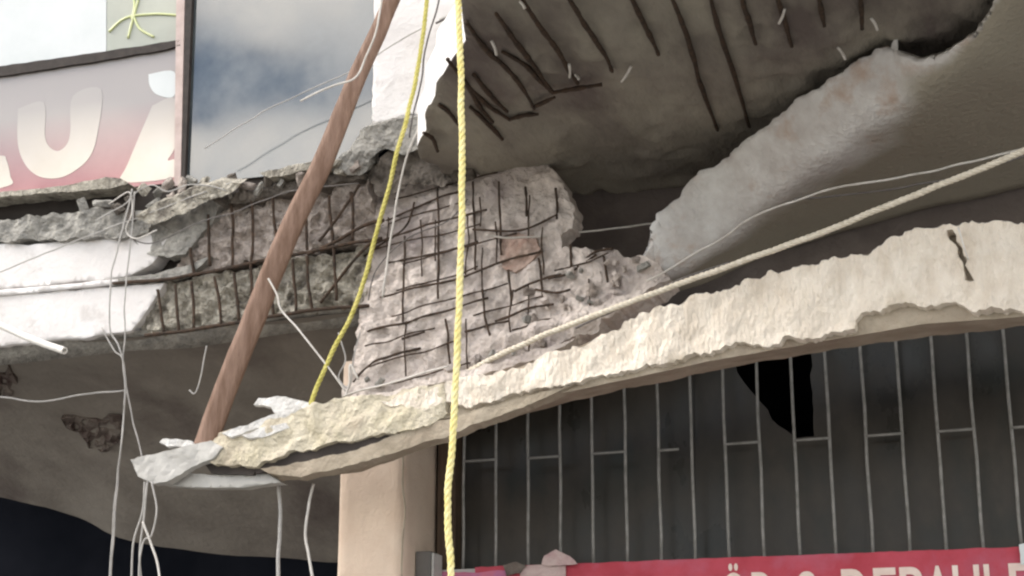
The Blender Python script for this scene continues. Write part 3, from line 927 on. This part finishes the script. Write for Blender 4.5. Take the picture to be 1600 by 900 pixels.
# ------------------------------------------------------------------ red sign
YS = -0.14
sz = at(1150, 871, YS).z
sx0, sx1 = at(672, 890, YS).x, 4.2
sign = empty('red_shop_sign', (at(1200, 900, YS).x, YS, sz - 0.5))
ps = lambda x, y: at(x, y, YS)
def zline(x, dz=0.0):      # picture row of the sign's top at a column
    lo, hi = 700, 1300
    for _ in range(40):
        mid = (lo + hi) / 2
        if at(x, mid, YS).z > sz + dz: lo = mid
        else: hi = mid
    return lo
def sign_quad(name, xa, xb, m, za, zb, Y, jag=1.5, th=0.01):
    p = [(xa, zline(xa, za)), ((xa + xb) / 2, zline((xa + xb) / 2, za)), (xb, zline(xb, za)), (xb, zline(xb, zb)), (xa, zline(xa, zb))]
    return plate(name, p, (lambda x, y: at(x, y, Y)), FACE, th, m, sign, step=10, jag=jag)
sign_quad('red_sheet', 742, 1800, M['sign_red'], 0.0, -0.5, YS, 1.0)
sign_quad('torn_backing', 812, 884, M['sign_torn'], -0.004, -0.5, YS - 0.014, 4.0)
sign_quad('violet_strip', 640, 790, M['sign_violet'], -0.02, -0.5, YS - 0.004, 3.0)
plate('torn_flap', [(850, 868), (868, 860), (890, 868), (902, 880), (880, 884), (848, 882)], (lambda x, y: at(x, y, YS - 0.03)), FACE, 0.008, M['sign_torn'], sign, step=6, jag=3)
plate('torn_flap', [(786, 884), (806, 878), (822, 884), (812, 896), (792, 900)], (lambda x, y: at(x, y, YS - 0.025)), FACE, 0.008, M['spall'], sign, step=6, jag=3)
plate('paper_scrap', [(1592, 850), (1620, 846), (1626, 878), (1596, 882)], (lambda x, y: at(x, y, YS - 0.02)), FACE, 0.006, M['film_white'], sign, step=8, jag=2)
box('sign_frame', (sx0, YS + 0.02, sz - 0.5), (4.3, -0.02, sz - 0.004), M['metal_grey'], sign)
cap = 0.17
zcap = at(1332, 889, YS).z
for ch, xa, xb in [('Ö', 1128, 1164), ('R', 1174, 1212), ('&', 1240, 1288), ('D', 1314, 1353), ('E', 1364, 1400), ('B', 1405, 1445), ('A', 1446, 1484), ('U', 1488, 1530), ('L', 1537, 1566), ('E', 1576, 1612)]:
    cu = bpy.data.curves.new('letter', 'FONT')
    cu.body = ch
    cu.offset = 0.018
    cu.resolution_u = 6
    to = bpy.data.objects.new('letter', cu)
    COL.objects.link(to)
    bpy.context.view_layer.update()
    me = to.evaluated_get(bpy.context.evaluated_depsgraph_get()).to_mesh()
    vs = [v.co.copy() for v in me.vertices]; fs = [tuple(p.vertices) for p in me.polygons]
    to.to_mesh_clear()
    bpy.data.objects.remove(to)
    x0, x1 = min(v.x for v in vs), max(v.x for v in vs)
    y0 = 0.0
    X0, X1 = at(xa, 892, YS).x, at(xb, 892, YS).x
    sc = cap / 0.70
    link('letter', [Vector((X0 + (v.x - x0) / (x1 - x0) * (X1 - X0), YS - 0.004, zcap - cap + (v.y - y0) * sc)) for v in vs], fs, M['sign_text'], sign)
tag(sign, 'red shop sign with pale letters below the grille window, torn at its left', 'sign')

# ------------------------------------------------------------------ fallen balcony edge
fe = empty('fallen_balcony_edge', at(700, 690, -0.95))
def Yf(x): return -0.90 - 0.38 * (x - 210) / 1390
def interp(tab, x):
    if x <= tab[0][0]: return tab[0][1] + (x - tab[0][0]) * (tab[1][1] - tab[0][1]) / (tab[1][0] - tab[0][0])
    for (a, b), (c, d) in zip(tab, tab[1:]):
        if x <= c: return b + (d - b) * (x - a) / (c - a)
    (a, b), (c, d) = tab[-2], tab[-1]
    return d + (x - c) * (d - b) / (c - a)
top_t = [(400, 668), (480, 640), (560, 634), (640, 612), (700, 598), (800, 572), (900, 538), (1000, 494), (1100, 462), (1200, 426), (1300, 405), (1380, 385), (1420, 362), (1500, 352), (1600, 346), (1760, 330)]
fbt = [(400, 736), (440, 735), (560, 716), (690, 656), (800, 628), (900, 610), (1000, 588), (1100, 566), (1200, 548), (1300, 530), (1450, 506), (1600, 494), (1760, 474)]
bot_t = [(400, 752), (440, 752), (560, 738), (690, 692), (800, 652), (900, 626), (1000, 603), (1100, 582), (1200, 564), (1300, 547), (1450, 526), (1600, 509), (1760, 490)]
rows = []
x = 405
while x <= 1760:
    yf = Yf(x) + 0.03
    T = at(x, interp(top_t, x) + 6, yf + 0.02)
    F = at(x, interp(fbt, x), yf)
    Bk = at(x, interp(bot_t, x), yf + 0.30)
    back_top = Vector((T.x + .03, yf + 0.28, T.z + 0.01))
    row = []
    for k in range(8):
        p = T.lerp(F, k / 7); row.append(p + FACE * 0.012 * fbm(p * 7, 4))
    for k in range(1, 9):
        p = F.lerp(Bk, k / 8); row.append(p + Vector((0, 0, -1)) * 0.008 * fbm(p * 7, 4))
    row.append(back_top)
    row.append(row[0] + Vector((0, 0.002, 0.001)))
    rows.append(row)
    x += 7
grid_obj('slab_core', rows, M['slab_brown'], fe, False)
pfront = lambda x, y: at(x, y, Yf(x))
nfr = Vector((-0.16, -0.96, 0.2)).normalized()
def crust_shape(x, y):
    return 0.022 * noise.noise(Vector((x * 0.012, y * 0.010, 2)))
tp = [(596, 628), (640, 616), (690, 602), (720, 590), (760, 588), (820, 568), (900, 540), (950, 520), (1000, 492), (1050, 478), (1100, 460), (1150, 446), (1200, 424), (1250, 420), (1300, 404), (1360, 394), (1400, 372), (1440, 354), (1500, 352), (1600, 345), (1760, 328)]
bt = [(1760, 470), (1660, 480), (1600, 486), (1555, 480), (1520, 486), (1480, 470), (1440, 478), (1400, 476), (1350, 492), (1335, 512), (1300, 522), (1270, 532), (1230, 526), (1190, 540), (1150, 536), (1110, 552), (1060, 556), (1020, 570), (960, 580), (900, 596), (840, 606), (780, 622), (730, 636), (700, 628), (660, 644), (620, 636)]
plate('plaster_crust', tp + bt, pfront, nfr, 0.035, M['plaster'], fe, step=5, amp=0.017, freq=8, jag=6, ridged=0.002, shape=crust_shape, holes=[[(1480, 362), (1491, 360), (1503, 386), (1514, 414), (1522, 436), (1510, 438), (1497, 404), (1487, 380)]])
lt = [(340, 676), (370, 668), (400, 664), (440, 652), (490, 634), (540, 622), (600, 616), (650, 606), (695, 600), (700, 648), (650, 668), (600, 676), (545, 690), (520, 690), (490, 700), (460, 704), (430, 718), (400, 728), (360, 728), (330, 722), (322, 700)]
plate('yellow_plaster_layer', lt, pfront, nfr, 0.04, M['yellow_plaster'], fe, step=5, amp=0.02, freq=8, jag=4, ridged=0.006)
plate('bare_lower_layer', [(405, 732), (440, 728), (470, 722), (520, 710), (545, 704), (600, 686), (690, 656), (740, 642), (800, 624), (900, 600), (840, 626), (690, 684), (600, 712), (520, 734), (470, 744), (420, 740)], (lambda x, y: at(x, y, Yf(x) + 0.012)), nfr, 0.05, M['slab_brown'], fe, step=6, amp=0.008, freq=8, jag=2)
plate('seam_shade', [(396, 722), (440, 708), (500, 690), (560, 682), (640, 664), (650, 676), (560, 706), (470, 728), (400, 740)], (lambda x, y: at(x, y, Yf(x) + 0.022)), nfr, 0.01, M['void'], fe, step=10, jag=1)  # near-black sheet behind the layers, painting the shade of the crevice
plate('metal_tip', [(204, 718), (260, 704), (330, 688), (350, 700), (335, 716), (300, 730), (262, 752), (240, 756), (215, 744)], (lambda x, y: at(x, y, Yf(x) - 0.01)), nfr, 0.03, M['metal_grey'], fe, step=6, amp=0.01, freq=9, jag=2)
plate('white_underside', [(262, 742), (290, 738), (330, 742), (420, 740), (440, 754), (380, 762), (300, 762), (255, 758)], (lambda x, y: at(x, y, Yf(x) + 0.05)), FACE, 0.06, M['metal_grey'], fe, step=7, amp=0.004, freq=8, jag=1, smooth=True)
plate('slot_shade', [(320, 724), (380, 728), (400, 732), (396, 742), (330, 740)], (lambda x, y: at(x, y, Yf(x) + 0.03)), FACE, 0.03, M['void'], fe, step=8, jag=1)  # near-black plate in place of the shade inside the hole
plate('upper_lip', [(530, 636), (600, 612), (650, 596), (710, 582), (780, 566), (860, 540), (905, 522), (895, 534), (830, 562), (760, 584), (690, 598), (600, 626), (560, 640)], (lambda x, y: at(x, y, Yf(x) + 0.06)), Vector((0, -.9, .4)), 0.06, M['panel'], fe, step=6, amp=0.012, freq=8, jag=3)
tag(fe, 'fallen balcony edge with cream plaster crust hanging across the front of the grille', 'balcony')
# loose boards lying on it
for lab, poly, Y, m in [
    ('white splintered board sticking up from the yellow plaster', [(404, 622), (440, 618), (480, 628), (498, 634), (470, 648), (436, 652), (424, 636), (396, 632)], -0.93, 'white_board'),
    ('short white stick poking out left of the timber prop', [(248, 690), (254, 685), (300, 690), (302, 698), (262, 697)], -0.93, 'white_board'),
    ('long thin white strip lying along the top of the yellow plaster', [(346, 676), (420, 650), (470, 634), (474, 640), (420, 662), (360, 684)], -0.965, 'white_board'),
    ('flat pale scrap of plaster below the thin white strip', [(378, 680), (410, 668), (446, 660), (452, 668), (420, 680), (390, 684)], -0.975, 'white_board')]:
    tag(plate('broken_board', poly, (lambda x, y, Y=Y: at(x, y, Y)), Vector((0, -.9, .3)), 0.02, M[m], None, step=6, amp=0.008, freq=14, jag=2), lab, 'board', 'loose boards on the fallen edge')
# crack beside the slot in the crust at the right
wire('exposed_wire', [(1496, 356), (1504, 378), (1513, 406)], (Yf(1490) - 0.05, Yf(1500) - 0.045), 0.003, M['wire_white'], fe)

# ------------------------------------------------------------------ timber prop
pts = [(640, -60), (612, 0), (590, 52), (560, 116), (536, 176), (502, 260), (462, 340), (428, 420), (392, 510), (356, 600), (326, 682), (318, 704)]
path = []
for i, p in enumerate(pts):
    path.append(at(p[0], p[1], -0.72 - 0.14 * i / (len(pts) - 1)))
path = catmull(path, 6)
v, f = tube_geo(path, (lambda t: 0.038 + 0.018 * min(t * 1.6, 1)), 16, 0.0)
for i in range(len(v)):
    c = path[i // 16]
    a = 2 * math.pi * (i % 16) / 16 + 0.5
    d = v[i] - c
    v[i] = c + d * (min(1.0 / max(abs(math.cos(a)), abs(math.sin(a))), 1.28) * 0.88 + 0.05 * noise.noise(v[i] * 14) + 0.04 * noise.noise(v[i] * 45))
tag(link('timber_prop', v, f, M['pole'], None, smooth=True), 'reddish brown timber prop leaning diagonally onto the fallen edge', 'prop')

# ------------------------------------------------------------------ ropes
def rope(name, pts, Y, r, pitch, mat, label):
    v, f = rope_geo(px_path(pts, Y, 8, 0.004), r, pitch)
    return tag(link(name, v, f, mat, None, smooth=True), label, 'rope')
rope('yellow_rope', [(713, -60), (716, 0), (719, 80), (720, 150), (722, 300), (720, 400), (716, 500), (712, 600), (706, 700), (700, 780), (702, 850), (708, 960)], YF - 0.06, 0.0112, 0.07, M['rope_yellow'], 'bright yellow rope hanging straight down in front of everything')
rope('slack_rope', [(672, -60), (662, 50), (650, 120), (637, 180), (622, 232), (606, 300), (584, 380), (572, 430), (548, 495), (522, 545), (500, 596), (486, 632)], (-0.72, -0.95), 0.0105, 0.07, M['rope_olive'], 'weathered yellow rope slanting behind the bright one to the fallen edge')
rope('hemp_rope', [(690, 604), (760, 566), (840, 528), (900, 504), (1000, 466), (1100, 430), (1200, 394), (1300, 356), (1400, 316), (1500, 277), (1600, 236), (1720, 186)], (-0.92, -1.5), 0.0122, 0.065, M['rope_beige'], 'thick beige twisted rope rising to the right over the plaster crust')

# ------------------------------------------------------------------ loose cables
cables = [
    ([(206, 296), (196, 340), (184, 385), (174, 440), (172, 512), (184, 540), (196, 590), (190, 680), (182, 780), (172, 930)], -0.62, .0045, 'wire_grey', 'grey cable hanging from the ledge past the tip of the fallen edge'),
    ([(210, 300), (204, 380), (196, 470), (195, 520), (192, 570), (206, 650), (224, 722)], -0.60, .004, 'wire_grey', 'thin grey cable running from the ledge down to the metal tip'),
    ([(226, 752), (222, 800), (208, 850), (204, 930)], -0.90, .005, 'wire_grey', 'leftmost cable of the bundle below the metal tip'),
    ([(230, 752), (224, 810), (218, 860), (222, 930)], -0.91, .005, 'wire_grey', 'straight cable in the middle of the bundle below the metal tip'),
    ([(236, 752), (246, 795), (236, 836), (222, 850), (214, 930)], -0.92, .0045, 'wire_grey', 'looping cable of the bundle below the metal tip'),
    ([(222, 815), (236, 850), (246, 880), (252, 930)], -0.93, .0055, 'wire_white', 'rightmost pale cable of the bundle below the metal tip'),
    ([(437, 756), (438, 800), (436, 850), (434, 930)], -0.80, .009, 'wire_grey', 'straight greyish cable hanging under the fallen edge left of the column'),
    ([(490, 756), (482, 785), (478, 835), (484, 870), (494, 930)], -0.80, .0065, 'wire_white', 'wavy white cable hanging beside the cream column'),
    ([(-60, 622), (0, 621), (66, 627), (130, 616), (196, 610)], -0.30, .005, 'wire_grey', 'thin grey cable slung across the left soffit'),
    ([(322, 540), (318, 570), (312, 602), (304, 616), (297, 610)], -0.46, .004, 'wire_grey', 'short hooked cable end hanging under the broken beam'),
    ([(418, 436), (432, 460), (440, 485), (470, 520), (502, 560), (540, 612)], -0.92, .0045, 'wire_white', 'white cable slanting down from the timber prop to the column'),
    ([(-60, 452), (0, 425), (100, 384), (200, 345), (290, 312), (362, 284)], -0.58, .0035, 'wire_grey', 'thin cable rising diagonally across the white fascia'),
    ([(320, 232), (400, 182), (470, 146), (548, 112), (592, 84), (660, 42)], -0.55, .003, 'wire_grey', 'thin cable crossing the reflective pane towards the pilaster'),
    ([(470, 158), (520, 134), (556, 122), (572, 88), (590, 40), (602, -50)], -0.86, .005, 'wire_white', 'pale cable wrapped along the upper end of the timber prop'),
    ([(692, -50), (684, 10), (668, 66), (657, 130), (648, 168), (640, 214)], -0.70, .0045, 'wire_dark', 'dark cable running down the face of the white pilaster'),
    ([(662, 160), (656, 192), (644, 222), (632, 256), (622, 302), (608, 390), (597, 466)], -0.78, .005, 'wire_white', 'white cable hanging just right of the weathered yellow rope'),
    ([(680, 36), (740, 8), (800, -22)], -1.2, .0055, 'wire_dark', 'dark cable on top of the run at the upper edge'),
    ([(690, 44), (750, 16), (820, -20)], -1.2, .0045, 'wire_white', 'pale cable below the dark one at the upper edge'),
    ([(686, 30), (720, 14), (770, -20)], -1.2, .0045, 'wire_white', 'shortest pale cable at the upper edge beside the pilaster'),
    ([(900, 512), (1000, 466), (1060, 438), (1140, 410)], (-0.84, -0.95), .005, 'wire_dark', 'dark cable lying just above the left end of the hemp rope'),
    ([(1010, 440), (1130, 372), (1180, 338), (1300, 296), (1440, 272), (1520, 252), (1640, 220)], (-0.75, -1.3), .0045, 'wire_white', 'pale thin cable above the hemp rope crossing the hanging plaster'),
    ([(1240, 312), (1360, 300), (1480, 280), (1560, 256), (1660, 224)], (-0.9, -1.3), .0045, 'wire_dark', 'dark thin cable between the pale cable and the hemp rope'),
    ([(760, 368), (800, 372), (860, 368), (930, 360), (1000, 352), (1070, 344)], (-0.72, -0.30), .0045, 'wire_white', 'pale cable stretched across the dark gap right of the mesh panel'),
    ([(560, 592), (548, 570), (546, 600), (538, 622)], -0.75, .005, 'wire_white', 'curled white cable at the foot of the mesh panel'),
    ([(150, 345), (190, 322), (215, 300), (240, 290), (262, 300), (300, 288), (352, 296)], -0.60, .0035, 'wire_grey', 'tangled grey cable lying over the rubble under the mullion'),
    ([(170, 320), (200, 300), (206, 330), (196, 360), (214, 372), (246, 360)], -0.61, .0035, 'wire_white', 'short pale cable curling round the torn render on the ledge'),
    ([(206, 372), (240, 380), (300, 352), (372, 330), (450, 300), (560, 286)], -0.60, .0032, 'wire_dark', 'dark cable sagging across the top of the broken beam'),
    ([(160, 512), (178, 548), (192, 566), (194, 640), (186, 720), (178, 800), (170, 930)], -0.64, .0032, 'wire_grey', 'thin second strand twisted beside the hanging grey cable'),
    ([(528, 520), (540, 560), (530, 590), (546, 606), (552, 560), (562, 520)], -0.62, .0035, 'wire_grey', 'loose loop of cable between the beam end and the column'),
    ([(730, 312), (700, 345), (640, 372), (590, 420), (576, 470)], -0.74, .0032, 'wire_dark', 'dark cable slanting across the left of the mesh panel'),
    ([(536, 618), (620, 596), (700, 572)], (-0.86, -0.9), .005, 'wire_white', 'pale cable lying along the lower edge of the mesh panel'),
]
for pts, Y, r_, m, lab in cables:
    tag(wire('cable', pts, Y, r_, M[m], None, 7, 0.006, 6), lab, 'cable', 'loose cables on the damaged facade')
# hollow conduit
path = px_path([(-60, 480), (0, 508), (55, 532), (101, 548)], (-0.62, -0.80), 6)
vv, ff = tube_geo(path, 0.017, 12)
ff = ff[:-1]
fr = frames(path)
p, u, w = fr[-1]
base = len(vv)
for depth, r_ in ((0, 0.010), (0.10, 0.010)):
    tdir = (path[-1] - path[-2]).normalized()
    for k in range(12):
        a = 2 * math.pi * k / 12
        vv.append(p - tdir * depth + u * r_ * math.cos(a) + w * r_ * math.sin(a))
rim0 = (len(path) - 1) * 12
for k in range(12):
    k2 = (k + 1) % 12
    ff.append((rim0 + k, rim0 + k2, base + k2, base + k))
    ff.append((base + k, base + k2, base + 12 + k2, base + 12 + k))
ff.append(tuple(base + 12 + k for k in range(12)))
tag(link('conduit_pipe', vv, ff, M['conduit'], None, smooth=False), 'pale hollow conduit pipe poking out in front of the white fascia', 'pipe')
